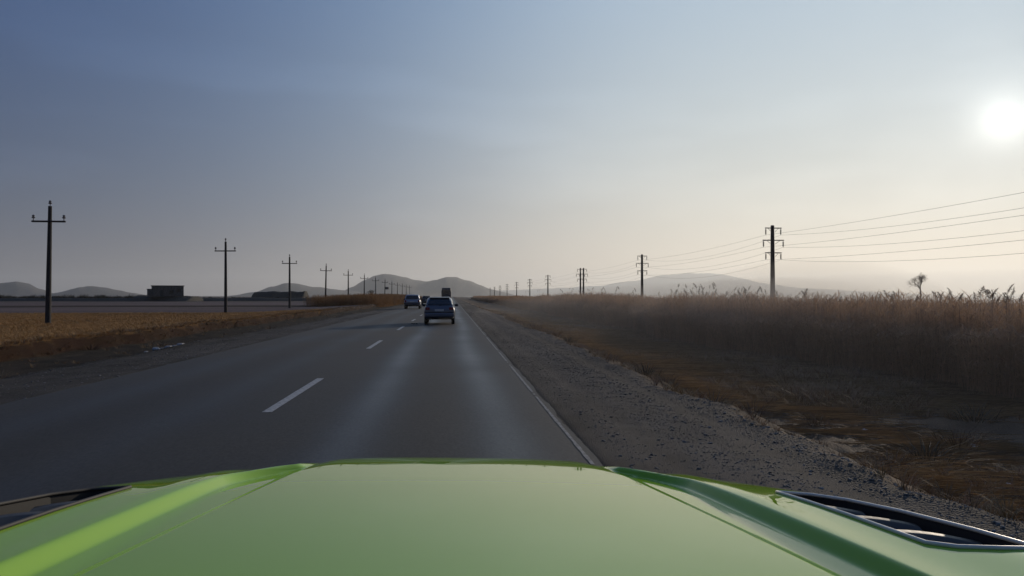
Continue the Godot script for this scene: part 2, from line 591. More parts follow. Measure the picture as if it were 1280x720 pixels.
func build_plants() -> void:
	# gravel on both shoulders
	var xf := []
	var cols := []
	for k in 64:
		var g := rng.randf_range(0.1, 0.24)
		cols.append(Color(g * 1.04, g, g * 0.93))
	for k in 120000:
		var z := 5.0 - 75.0 * pow(rng.randf(), 1.6)
		var x := 1.5 + (gravel_right(z) - 1.3) * pow(rng.randf(), 0.7)
		if rng.randf() < 0.8 * (exp(-pow((x - 2.05) / 0.2, 2)) + exp(-pow((x - 3.2) / 0.2, 2))):
			continue
		var s := rng.randf_range(0.003, 0.0075) * (1.0 + 2.8 * pow(rng.randf(), 16))
		xf.append(Transform3D(Basis.from_euler(Vector3(rng.randf() * 0.6, rng.randf() * TAU, rng.randf() * 0.6)).scaled(Vector3(s, s * 0.6, s)), Vector3(x, ground(x, z) + s * 0.1, z)))
	for k in 26000:
		var z := 4.0 - 70.0 * pow(rng.randf(), 1.3)
		var x := -6.3 - 2.6 * rng.randf()
		var s := rng.randf_range(0.003, 0.007) * (1.0 + 4.0 * pow(rng.randf(), 14))
		xf.append(Transform3D(Basis.from_euler(Vector3(rng.randf() * 0.6, rng.randf() * TAU, rng.randf() * 0.6)).scaled(Vector3(s, s * 0.6, s)), Vector3(x, ground(x, z) + s * 0.1, z)))
	many("gravel", pebble(3), tinted(), xf, cols, "loose grey gravel strewn over the road shoulders")
	# flattened straw on the right verge
	var leaf := tinted(0.75)
	leaf.backlight_enabled = true
	leaf.backlight = Color(0.35, 0.35, 0.35)
	xf = []
	cols = []
	for k in 64:
		var g := rng.randf_range(0.55, 1.45)
		cols.append(Color(0.34 * g, 0.25 * g, 0.15 * g))
	var st := begin()
	for k in 9:
		var y := rng.randf_range(0.005, 0.05)
		var p := Vector3(rng.randf_range(-0.5, 0.3), y, rng.randf_range(-0.12, 0.12))
		var l := rng.randf_range(0.3, 0.8)
		var q := p + Vector3(l, rng.randf_range(-0.01, 0.03), rng.randf_range(-0.12, 0.12))
		var s := Vector3(0, 0.004, 0.004)
		quad(st, p - s, q - s, q + s, p + s)
	var straw := made(st, true)
	for k in 20000:
		var z := 3.0 - 95.0 * pow(rng.randf(), 1.4)
		var x := gravel_right(z) + 0.6 + 8.2 * rng.randf()
		if fn.get_noise_2d(x * 7.0 + 50.0, z * 5.0) < -0.35 + 0.2 * rng.randf():
			continue
		xf.append(Transform3D(Basis.from_euler(Vector3(0, rng.randfn(0.0, 0.28), 0)), Vector3(x, ground(x, z), z)))
	many("straw", straw, leaf, xf, cols, "flattened pale straw lying on the right verge")
	# short dry grass
	xf = []
	cols = []
	for k in 64:
		var g := rng.randf_range(0.5, 1.35)
		var t := rng.randf()
		cols.append(Color(0.27 * g, lerpf(0.165, 0.2, t) * g, 0.10 * g))
	var tuft := grass_tuft(16, 0.1, 0.1, 0.3, 0.004)
	for k in 22000:
		var z := 3.0 - 115.0 * pow(rng.randf(), 1.6)
		var x := gravel_right(z) + 0.1 + 8.5 * rng.randf()
		var keep := fn.get_noise_2d(x * 16.0, z * 12.0 + 70.0)
		if keep < -0.06 and x > gravel_right(z) + 0.9:
			continue
		var s := rng.randf_range(0.5, 1.3) * (0.8 + keep)
		xf.append(Transform3D(Basis.from_euler(Vector3(0, rng.randf() * TAU, 0)).scaled(Vector3(s, s, s)), Vector3(x, ground(x, z) - 0.01, z)))
	for k in 2600:
		var z := -8.0 - 120.0 * pow(rng.randf(), 1.4)
		var x := bank_at(z) + 0.1 - 1.2 * rng.randf()
		if rng.randf() < 0.16:
			x = rng.randf_range(bank_at(z), -8.6)
		var s := rng.randf_range(0.4, 1.2)
		if x > bank_at(z) + 0.3:
			s *= 0.6 + fn.get_noise_2d(x * 16.0, z * 12.0)
		xf.append(Transform3D(Basis.from_euler(Vector3(0, rng.randf() * TAU, 0)).scaled(Vector3(s, s, s)), Vector3(x, ground(x, z) - 0.01, z)))
	many("dry_grass", tuft, leaf, xf, cols, "short dry brown grass on both verges")
	# stubble over the ochre field
	xf = []
	cols = []
	for k in 64:
		var g := rng.randf_range(0.6, 1.4)
		cols.append(Color(0.42 * g, 0.24 * g, 0.09 * g))
	var stub := grass_tuft(18, 0.28, 0.08, 0.24, 0.005, 0.9)
	for k in 42000:
		var z := -10.0 - 72.0 * rng.randf()
		var x := bank_at(z) - 0.2 - 60.0 * pow(rng.randf(), 1.3)
		if x < -12.0 + z * 0.85:
			continue
		var s := rng.randf_range(0.6, 1.4)
		xf.append(Transform3D(Basis.from_euler(Vector3(0, rng.randf() * TAU, 0)).scaled(Vector3(s, s, s)), Vector3(x, ground(x, z) - 0.01, z)))
	many("field_grass", stub, leaf, xf, cols, "ochre dry grass covering the field left of the road")
	# the reed bed on the right
	var reedm := tinted(0.85)
	reedm.backlight_enabled = true
	reedm.backlight = Color(0.8, 0.8, 0.8)
	xf = []
	cols = []
	for k in 64:
		var g := rng.randf_range(0.65, 1.3)
		cols.append(Color(0.50 * g, 0.325 * g, 0.195 * g))
	var clump := reed_clump()
	var n_reed := 0
	for k in 44000:
		var z := 6.0 - 570.0 * pow(rng.randf(), 1.45)
		var depth := 26.0 * pow(rng.randf(), 2.2)
		var edge := 11.6 + 1.5 * fn.get_noise_2d(z * 3.5, 1200.0) + 0.8 * fn.get_noise_2d(z * 15.0, 1300.0) - 0.006 * z
		var x := edge + depth
		var s := rng.randf_range(0.88, 1.08) * (1.0 + 0.22 * fn.get_noise_2d(x * 5.0, z * 5.0) + 0.12 * fn2.get_noise_2d(x * 12.0, z * 12.0)) * lerpf(0.62, 1.0, smooth(0.0, 1.6, depth))
		xf.append(Transform3D(Basis.from_euler(Vector3(0, rng.randf() * TAU, 0)).scaled(Vector3(1, s, 1)), Vector3(x, ground(x, z) - 0.02, z)))
	for k in 14000:
		var z := -4.0 - 420.0 * rng.randf()
		var x := 30.0 + 110.0 * rng.randf()
		var s := rng.randf_range(0.85, 1.05)
		xf.append(Transform3D(Basis.from_euler(Vector3(0, rng.randf() * TAU, 0)).scaled(Vector3(1.6, s, 1.6)), Vector3(x, ground(x, z) - 0.02, z)))
	many("reed_bed", clump, reedm, xf, cols, "dense brown reed bed beyond the right verge")
	# smaller reed patch beside the left lane, far ahead
	xf = []
	var cols2 := []
	for k in 64:
		var g := rng.randf_range(0.6, 1.3)
		cols2.append(Color(0.24 * g, 0.135 * g, 0.062 * g))
	for k in 5000:
		var z := -128.0 - 170.0 * rng.randf()
		var x := -11.5 - 13.0 * rng.randf() + 0.6 * fn.get_noise_2d(z * 12.0, 10.0)
		var s := rng.randf_range(0.7, 0.92)
		xf.append(Transform3D(Basis.from_euler(Vector3(0, rng.randf() * TAU, 0)).scaled(Vector3(1.1, s, 1.1)), Vector3(x, ground(x, z) - 0.02, z)))
	many("reed_patch", clump, reedm, xf, cols2, "ochre reed patch far ahead beside the left lane")
	# plumed reeds that stand out against the sky
	var stemm := mat(0.10, 0.07, 0.04, 0.85)
	var plumem := mat(0.13, 0.10, 0.07, 0.9)
	plumem.backlight_enabled = true
	plumem.backlight = Color(0.3, 0.28, 0.25)
	var protos := []
	for k in 5:
		protos.append(plume_mesh(40 + k))
	var s2 := begin()
	tube(s2, [Vector3(0, 0, 0), Vector3(0.02, 1.0, 0.01), Vector3(0.0, 2.0, 0)], [0.007, 0.006, 0.003], 5)
	var stem_mesh := made(s2)
	var spans := [[655, 775, 30, 9.0, "left of the second right power pole"], [836, 900, 24, 14.0, "in the cluster midway between the two nearest right power poles"], [900, 960, 12, 11.0, "just left of the nearest right power pole"], [970, 1060, 6, 6.0, "just right of the nearest right power pole"], [1095, 1145, 6, 5.0, "left of the bare tree on the right"], [1166, 1276, 22, 9.0, "between the bare tree and the right edge"], [786, 830, 5, 8.0, "close beside the second right power pole"]]
	for sp in spans:
		for k in sp[2]:
			var u: float = rng.randf_range(sp[0], sp[1])
			var a := bearing(u)
			var x := rng.randf_range(12.8, 17.5)
			var z := -x / tan(a)
			var dist := x / sin(a)
			var top: float = H + dist / FOCAL * rng.randf_range(3.0, sp[3] + 3.0)
			top = minf(top, 2.6)
			var y0 := ground(x, z)
			var t := thing("plumed_reed", "feathery reed plume " + sp[4], "reed", Vector3(x, y0, z), "plumed reeds above the reed bed")
			var tall: float = top - y0 - 0.25
			var stem := obj("stem", stem_mesh, stemm, t)
			stem.scale = Vector3(1, tall / 2.0, 1)
			var p := obj("plume", protos[rng.randi() % 5], plumem, t)
			p.position = Vector3(0, tall - 0.03, 0)
			p.rotation.y = rng.randfn(-0.2, 0.5)
			p.scale = Vector3.ONE * rng.randf_range(0.6, 1.05)
	# dry bushes along the crumbled shoulder edge
	var shrub := grass_tuft(70, 0.3, 0.18, 0.5, 0.005, 1.1)
	var dark := grass_tuft(90, 0.35, 0.2, 0.55, 0.006, 1.3)
	var brown := mat(0.13, 0.078, 0.04, 0.9)
	var olive := mat(0.055, 0.05, 0.028, 0.9)
	var places := [[4.3, -10.5, 0.8, 0], [4.25, -12.0, 1.0, 1], [4.6, -13.2, 1.0, 0], [4.1, -14.2, 0.9, 0], [4.3, -16.5, 1.1, 1], [4.8, -18.5, 0.8, 0], [4.2, -20.0, 0.9, 0], [4.4, -23.0, 1.0, 0], [4.2, -27.0, 1.0, 1], [4.3, -31.0, 1.2, 0], [4.0, -37.0, 1.2, 1], [4.4, -43.0, 1.1, 1], [4.2, -52.0, 1.3, 1], [4.1, -62.0, 1.2, 1], [5.2, -8.6, 0.9, 0], [6.2, -9.4, 1.1, 1], [7.4, -10.5, 1.2, 0], [8.9, -12.2, 1.1, 1], [6.0, -12.0, 0.8, 0], [9.6, -15.0, 1.2, 0]]
	places.sort_custom(func(a, b): return a[1] > b[1])
	var n_dark := 0
	var n_brown := 0
	for p in places:
		var o := obj(numbered("dry_bush"), dark if p[3] else shrub, olive if p[3] else brown)
		o.position = Vector3(p[0], ground(p[0], p[1]) - 0.01, p[1])
		o.rotation.y = rng.randf() * TAU
		o.scale = Vector3.ONE * p[2]
		if p[3]:
			n_dark += 1
			tag(o, NTH[n_dark - 1] + " of the low dark olive bushes along the right verge", "bush", "dark bushes on the right verge")
		else:
			n_brown += 1
			tag(o, NTH[n_brown - 1] + " of the low dry brown bushes along the right verge", "bush", "brown bushes on the right verge")
	for p in [[-12.7, -20.0, 1.2], [-12.6, -27.5, 1.0], [-12.9, -30.5, 0.9], [-12.5, -17.5, 1.1], [-8.9, -38.0, 0.8]]:
		var o := obj(numbered("dry_bush"), shrub, brown)
		o.position = Vector3(p[0], ground(p[0], p[1]) - 0.01, p[1])
		o.rotation.y = rng.randf() * TAU
		o.scale = Vector3.ONE * p[2]
		tag(o, "low brown bush under the broken edge of the left field", "bush", "bushes under the left bank")
	# pale rubble at the left shoulder, litter on the right
	var n_stone := 0
	var chalk := mat(0.42, 0.40, 0.37, 0.85)
	var stone_meshes := [pebble(11), pebble(12), pebble(13)]
	for p in [[183, 440, 0.10], [195, 438, 0.14], [200, 440, 0.07], [203, 437.5, 0.09], [212, 436, 0.17], [219, 434.5, 0.13], [227, 432, 0.19], [231, 431, 0.10]]:
		var d: float = FOCAL * (H + 0.35) / (p[1] - 370.0)
		var at := spot(p[0], d)
		var o := obj(numbered("rubble_stone"), stone_meshes[rng.randi() % 3], chalk)
		o.position = Vector3(at.x, ground(at.x, at.z) + p[2] * 0.35, at.z)
		o.rotation.y = rng.randf() * TAU
		o.scale = Vector3.ONE * p[2]
		n_stone += 1
		tag(o, ["first", "second", "third", "fourth", "fifth", "sixth", "seventh", "eighth"][n_stone - 1] + " pale stone from the left in the rubble beside the left shoulder", "stone", "rubble heap by the left shoulder")
	var n_litter := 0
	var paper := mat(0.72, 0.71, 0.68, 0.7)
	for p in [[1258, 592, 0.03], [1172, 552, 0.035], [1215, 541, 0.07], [1221, 533, 0.05], [928, 529, 0.035], [1080, 527, 0.035], [920, 519, 0.04], [1146, 455, 0.05], [757, 444, 0.05]]:
		var d: float = FOCAL * (H + 0.5) / (p[1] - 370.0)
		var at := spot(p[0], d)
		var o := obj(numbered("litter_scrap"), crumpled(int(p[0])), paper)
		o.position = Vector3(at.x, ground(at.x, at.z) + p[2] * 0.4, at.z)
		o.scale = Vector3.ONE * p[2]
		n_litter += 1
		tag(o, NTH[n_litter - 1] + " small white scrap of litter on the right verge", "litter", "white litter on the right verge")

func crumpled(seed_: int) -> ArrayMesh:
	var r := RandomNumberGenerator.new()
	r.seed = seed_
	var st := begin()
	var p := []
	for j in 4:
		for i in 4:
			p.append(Vector3((i - 1.5) * 0.6 + r.randf_range(-0.2, 0.2), r.randf_range(-0.3, 0.8), (j - 1.5) * 0.6 + r.randf_range(-0.2, 0.2)))
	for j in 3:
		for i in 3:
			var k := j * 4 + i
			quad(st, p[k], p[k + 4], p[k + 5], p[k + 1])
	return made(st, true)

# ---------------------------------------------------------------- hills, berms, far things
func outline(pts: Array, u: float) -> float:
	for k in pts.size() - 1:
		if u >= pts[k][0] and u <= pts[k + 1][0]:
			var t: float = (u - pts[k][0]) / (pts[k + 1][0] - pts[k][0])
			t = t * t * (3.0 - 2.0 * t) * 0.5 + t * 0.5
			return lerpf(pts[k][1], pts[k + 1][1], t)
	return 370.0

func hill(called: String, pts: Array, depth: float, thick: float, m: Material, label: String) -> void:
	var u0: float = pts[0][0]
	var u1: float = pts[-1][0]
	var n := 130
	var rows := 22
	var v := []
	for j in rows + 1:
		var t := float(j) / rows * 2.0 - 1.0
		for i in n + 1:
			var u := lerpf(u0, u1, float(i) / n)
			var d := depth + t * thick
			var at := spot(u, depth)
			var dir := at.normalized()
			var hgt: float = maxf(0.0, (370.0 - outline(pts, u)) / FOCAL * depth + H + 1.0)
			var shape := pow(cos(t * PI / 2), 1.3)
			var gully := 1.0 + 0.22 * fn.get_noise_2d(at.x * 0.25, t * 60.0 + at.x * 0.02) * (1.0 - shape * 0.7)
			v.append(at + dir * (d - depth) + Vector3(0, hgt * shape * gully + 5.0 * fn2.get_noise_2d(at.x * 0.4, t * 90.0) * shape - 1.0, 0))
	var st := SurfaceTool.new()
	st.begin(Mesh.PRIMITIVE_TRIANGLES)
	st.set_smooth_group(0)
	for j in rows:
		for i in n:
			var k := j * (n + 1) + i
			quad(st, v[k], v[k + 1], v[k + n + 2], v[k + n + 1])
	var o := obj(called, made(st), m)
	structure(o)
	o.set_meta("label", label)

func mound(called: String, a: Vector3, b: Vector3, hgt: float, half: float, m: Material, label: String) -> void:
	var st := SurfaceTool.new()
	st.begin(Mesh.PRIMITIVE_TRIANGLES)
	st.set_smooth_group(0)
	var n := 90
	var along := (b - a).normalized()
	var side := along.cross(Vector3.UP)
	var prof := [[-1.0, 0.0], [-0.75, 0.28], [-0.45, 0.82], [-0.25, 1.0], [0.25, 1.0], [0.5, 0.75], [0.8, 0.25], [1.0, 0.0]]
	var rows := []
	for i in n + 1:
		var t := float(i) / n
		var at := a.lerp(b, t)
		var ends := smooth(0.0, 0.06, t) * smooth(1.0, 0.94, t)
		var hh := hgt * ends * (1.0 + 0.25 * fn.get_noise_2d(at.x * 3.0, at.z * 3.0) + 0.12 * fn2.get_noise_2d(at.x * 9.0, at.z * 9.0))
		var r := []
		for p in prof:
			r.append(at + side * (p[0] * half * (1.0 + 0.2 * fn.get_noise_2d(at.x * 6.0 + p[0] * 40.0, at.z * 6.0))) + Vector3(0, p[1] * hh - 0.1, 0))
		rows.append(r)
	for i in n:
		for k in prof.size() - 1:
			quad(st, rows[i][k], rows[i][k + 1], rows[i + 1][k + 1], rows[i + 1][k])
	var o := obj(called, made(st), m)
	structure(o)
	o.set_meta("label", label)

func branch(st: SurfaceTool, at: Vector3, dir: Vector3, l: float, r: float, level: int) -> void:
	var mid := at + dir * l * 0.5 + Vector3(rng.randfn(0, 0.05), 0, rng.randfn(0, 0.05)) * l
	var tip := at + dir * l
	tube(st, [at, mid, tip], [r, r * 0.8, r * 0.6], 5 if level < 2 else 3, false)
	if level >= 5:
		return
	var n := 3 if level < 4 else 4
	for k in n:
		var a := rng.randf() * TAU
		var side := dir.cross(Vector3(cos(a), 0.3, sin(a))).normalized()
		branch(st, at.lerp(tip, rng.randf_range(0.6, 1.0)), (dir + side * rng.randf_range(0.4, 0.95) + Vector3.UP * 0.12).normalized(), l * rng.randf_range(0.58, 0.78), r * 0.6, level + 1)

func bare_tree(at: Vector3, size: float, label: String, lift := 0.0) -> void:
	var t := thing("bare_tree", label, "tree", at)
	var bark := mat(0.07, 0.055, 0.042, 0.9)
	var st := begin()
	tube(st, [Vector3(0, -0.1, 0), Vector3(0.04, 0.3, 0) * size + Vector3(0, lift * 0.6, 0), Vector3(0, 0.7, 0.03) * size + Vector3(0, lift, 0)], [0.075 * size, 0.06 * size, 0.04 * size], 8)
	obj("trunk", made(st), bark, t)
	var c := begin()
	for k in 11:
		var a := TAU * k / 11 * 4.0 + rng.randf()
		var tilt := rng.randf_range(0.05, 0.95)
		branch(c, Vector3(0, rng.randf_range(0.3, 0.68) * size + lift, 0), Vector3(cos(a) * tilt, rng.randf_range(0.55, 1.1), sin(a) * tilt).normalized(), 0.5 * size, 0.024 * size, 2)
	var o := obj("crown", made(c, true), bark, t)
	o.set_meta("kind", "stuff")

func build_far() -> void:
	var rock := mat(0.10, 0.085, 0.072, 0.95)
	rock.albedo_texture = noise_tex(31, 0.03, 256, grey(0.55), grey(1.0), 5)
	rock.uv1_triplanar = true
	rock.uv1_world_triplanar = true
	rock.uv1_scale = Vector3.ONE * 0.004
	hill("hill", [[405, 370], [425, 366], [440, 359], [455, 350.5], [470, 344.5], [480, 342.3], [492, 342.6], [505, 346], [520, 350], [532, 352], [545, 350], [558, 346.3], [570, 347], [585, 351], [600, 356], [615, 362], [650, 370]], 4600, 900, rock, "broad twin-peaked hill behind the vehicles on the road")
	hill("hill_001", [[285, 370], [320, 365], [340, 358.5], [358, 354], [375, 355], [395, 359], [415, 361.5], [440, 364], [470, 370]], 4000, 700, rock, "low rounded hill between the left poles")
	hill("hill_002", [[50, 370], [80, 364], [100, 359.5], [112, 358.3], [130, 359.5], [150, 363.5], [190, 370]], 3400, 500, rock, "flat-topped hill left of the concrete building")
	hill("hill_003", [[-120, 370], [-60, 361], [-20, 357], [5, 354], [20, 352.5], [36, 355], [50, 361], [75, 370]], 3700, 600, rock, "hill at the left edge behind the nearest pole")
	hill("hill_004", [[560, 370], [620, 363], [700, 360], [750, 357], [790, 351], [830, 344], [868, 340.5], [900, 343], [930, 349], [952, 354], [1000, 360], [1100, 365], [1200, 370]], 12500, 1500, rock, "pale distant hill between the two nearest right poles")
	var scrub := mat(0.055, 0.048, 0.036, 0.95)
	scrub.albedo_texture = rock.albedo_texture
	scrub.uv1_triplanar = true
	scrub.uv1_world_triplanar = true
	scrub.uv1_scale = Vector3.ONE * 0.15
	mound("earth_bank", spot(-120, 262) + Vector3(0, -0.35, 0), spot(438, 275) + Vector3(0, -0.35, 0), 1.25, 5.0, scrub, "long low dark earth bank across the left plain")
	mound("earth_mound", spot(316, 300) + Vector3(0, -0.35, 0), spot(386, 300) + Vector3(0, -0.35, 0), 3.9, 7.0, scrub, "dark flat-topped earth mound behind the left poles")
	mound("earth_mound_001", spot(172, 262) + Vector3(0, -0.35, 0), spot(250, 262) + Vector3(0, -0.35, 0), 2.0, 9.0, scrub, "earth mound under the concrete building")
	# scrub on the bank, seen as ticks on the skyline
	var xf := []
	var cols := [Color(0.05, 0.045, 0.03), Color(0.07, 0.055, 0.038), Color(0.04, 0.04, 0.028)]
	var bush := grass_tuft(60, 0.4, 0.4, 1.2, 0.02, 1.0)
	for k in 420:
		var u := rng.randf_range(-60.0, 438.0) if k > 170 else rng.randf_range(-30.0, 185.0)
		var at := spot(u, 264.0 + rng.randfn(0, 1.6) + (u + 120) * 0.023)
		var s := rng.randf_range(0.3, 1.0) * (1.5 if u < 185 else 0.75)
		xf.append(Transform3D(Basis.from_euler(Vector3(0, rng.randf() * TAU, 0)).scaled(Vector3(s, s * rng.randf_range(0.8, 1.8), s)), Vector3(at.x, 0.7, at.z)))
	many("scrub", bush, tinted(), xf, cols, "dark scrub along the far earth bank")
	bare_tree(spot(1150, 150) + Vector3(0, -0.6, 0), 2.7, "bare round tree standing behind the right reed bed", 2.3)
	bare_tree(spot(464, 330) + Vector3(0, -0.4, 0), 3.0, "bare round tree far off before the hill between left poles")
	build_house()

func build_house() -> void:
	var c := spot(209.5, 259)
	var t := thing("concrete_building", "low flat-roofed unfinished concrete building on the mound left of the road", "building", Vector3(c.x, 1.35, c.z))
	t.rotation.y = atan2(-c.x, -c.z) + 0.1
	var wall := mat(0.13, 0.12, 0.105, 0.9)
	wall.albedo_texture = noise_tex(61, 0.02, 256, grey(0.6), grey(1.0), 5)
	wall.uv1_triplanar = true
	wall.uv1_scale = Vector3.ONE * 0.3
	var slab := mat(0.11, 0.105, 0.095, 0.9)
	var dark := mat(0.02, 0.02, 0.02, 0.6)
	var hgt := 3.5
	# front wall cut round two windows and a doorway: piers and bands
	var w := begin()
	var cuts := [[-2.6, -1.5, 0.0, 2.2], [0.2, 1.6, 1.0, 2.2], [2.6, 3.9, 1.5, 2.6]]
	var x := -4.8
	for q in cuts:
		bx(w, Vector3((x + q[0]) / 2, hgt / 2, 2.6), Vector3(q[0] - x, hgt, 0.25))
		if q[2] > 0:
			bx(w, Vector3((q[0] + q[1]) / 2, q[2] / 2, 2.6), Vector3(q[1] - q[0], q[2], 0.25))
		bx(w, Vector3((q[0] + q[1]) / 2, (hgt + q[3]) / 2, 2.6), Vector3(q[1] - q[0], hgt - q[3], 0.25))
		x = q[1]
	bx(w, Vector3((x + 4.8) / 2, hgt / 2, 2.6), Vector3(4.8 - x, hgt, 0.25))
	bx(w, Vector3(0, hgt / 2, -2.6), Vector3(9.6, hgt, 0.25))
	for s in [-1, 1]:
		bx(w, Vector3(4.675 * s, hgt / 2, 0), Vector3(0.25, hgt, 4.95))
	flat(w, "wall", wall, t)
	var r := begin()
	bx(r, Vector3(0, hgt + 0.14, 0), Vector3(10.1, 0.26, 5.8), Basis.IDENTITY, 0.04)
	flat(r, "roof", slab, t)
	for q in [[0.2, 1.6, 1.0, 2.2], [2.6, 3.9, 1.5, 2.6]]:
		var f := begin()
		var cx: float = (q[0] + q[1]) / 2
		var cy: float = (q[2] + q[3]) / 2
		bx(f, Vector3(cx, q[3] - 0.04, 2.62), Vector3(q[1] - q[0] - 0.01, 0.07, 0.1))
		bx(f, Vector3(cx, q[2] + 0.04, 2.62), Vector3(q[1] - q[0] - 0.01, 0.07, 0.1))
		for e in [q[0] + 0.04, q[1] - 0.04]:
			bx(f, Vector3(e, cy, 2.62), Vector3(0.07, q[3] - q[2] - 0.16, 0.1))
		flat(f, "window_frame", dark, t)
	var d := begin()
	bx(d, Vector3(-2.05, 1.09, 2.58), Vector3(1.06, 2.16, 0.06))
	flat(d, "door", dark, t)
	var a := begin()
	bx(a, Vector3(-5.55, 1.2, 0.4), Vector3(1.45, 2.4, 3.4))
	flat(a, "annex", wall, t)
	var ar := begin()
	bx(ar, Vector3(-5.6, 2.5, 0.4), Vector3(1.7, 0.16, 3.7))
	flat(ar, "annex_roof", slab, t)

# ---------------------------------------------------------------- poles and wires
func left_pole() -> Node3D:
	var t := Node3D.new()
	var wood := mat(0.055, 0.05, 0.045, 0.9)
	wood.albedo_texture = noise_tex(51, 0.04, 128, grey(0.6), grey(1.0), 4)
	wood.uv1_triplanar = true
	wood.uv1_scale = Vector3(1.5, 0.3, 1.5)
	var st := begin()
	tube(st, [Vector3(0, -0.4, 0), Vector3(0, 3.5, 0), Vector3(0, 7.25, 0)], [0.17, 0.14, 0.105], 12)
	obj("post", made(st), wood, t)
	var arm := begin()
	bx(arm, Vector3(0, 6.3, 0.12), Vector3(2.1, 0.11, 0.09), Basis.IDENTITY, 0.012)
	flat(arm, "crossarm", wood, t)
	var glass := mat(0.12, 0.11, 0.10, 0.25)
	for p in [Vector3(-0.95, 6.35, 0.12), Vector3(0.95, 6.35, 0.12), Vector3(0, 7.25, 0)]:
		var i := begin()
		lathe(i, p, Basis.IDENTITY, [Vector2(0.0, 0.0), Vector2(0.025, 0.0), Vector2(0.025, 0.14), Vector2(0.09, 0.14), Vector2(0.1, 0.2), Vector2(0.06, 0.22), Vector2(0.06, 0.26), Vector2(0.085, 0.28), Vector2(0.06, 0.34), Vector2(0.0, 0.36)], 12)
		obj("insulator", made(i), glass, t)
	return t

func right_pole() -> Node3D:
	var t := Node3D.new()
	var conc := mat(0.10, 0.085, 0.07, 0.9)
	conc.albedo_texture = noise_tex(52, 0.04, 128, grey(0.65), grey(1.0), 4)
	conc.uv1_triplanar = true
	conc.uv1_scale = Vector3.ONE * 0.6
	var steel := mat(0.09, 0.085, 0.08, 0.6, 0.6)
	var st := begin()
	for q in 1:
		var rings := []
		for yy in [[-0.8, 0.30, 0.22], [11.6, 0.19, 0.15]]:
			var w: float = yy[1]
			var d: float = yy[2]
			rings.append([Vector3(w, yy[0], d * 0.6), Vector3(w * 0.7, yy[0], d), Vector3(-w * 0.7, yy[0], d), Vector3(-w, yy[0], d * 0.6), Vector3(-w, yy[0], -d * 0.6), Vector3(-w * 0.7, yy[0], -d), Vector3(w * 0.7, yy[0], -d), Vector3(w, yy[0], -d * 0.6)])
		for k in 8:
			quad(st, rings[0][(k + 1) % 8], rings[0][k], rings[1][k], rings[1][(k + 1) % 8])
		for k in range(1, 7):
			tri(st, rings[1][0], rings[1][k + 1], rings[1][k])
	flat(st, "post", conc, t)
	var porc := mat(0.10, 0.07, 0.055, 0.3)
	for a in ARMS:
		var arm := begin()
		bx(arm, Vector3(0, a[0], 0.24), Vector3(a[1] * 2 + 0.2, 0.12, 0.1), Basis.IDENTITY, 0.012)
		flat(arm, "crossarm", steel, t)
		for s in [-1, 1]:
			var br := begin()
			tube(br, [Vector3(0.2 * s, a[0] - 0.5, 0.22), Vector3(a[1] * 0.65 * s, a[0] - 0.06, 0.24)], [0.022, 0.022], 5)
			obj("brace", made(br), steel, t)
			var i := begin()
			var prof := [Vector2(0.0, 0.0), Vector2(0.02, 0.0), Vector2(0.02, -0.1)]
			for k in 5:
				prof.append_array([Vector2(0.09, -0.13 - 0.12 * k), Vector2(0.10, -0.17 - 0.12 * k), Vector2(0.035, -0.19 - 0.12 * k)])
			prof.append_array([Vector2(0.03, -0.8), Vector2(0.0, -0.8)])
			prof.reverse()
			lathe(i, Vector3(a[1] * s, a[0] - 0.06, 0.24), Basis.IDENTITY, prof, 10)
			obj("insulator", made(i), porc, t)
	return t

const ARMS := [[11.25, 0.95], [9.75, 1.25], [8.2, 0.95]]

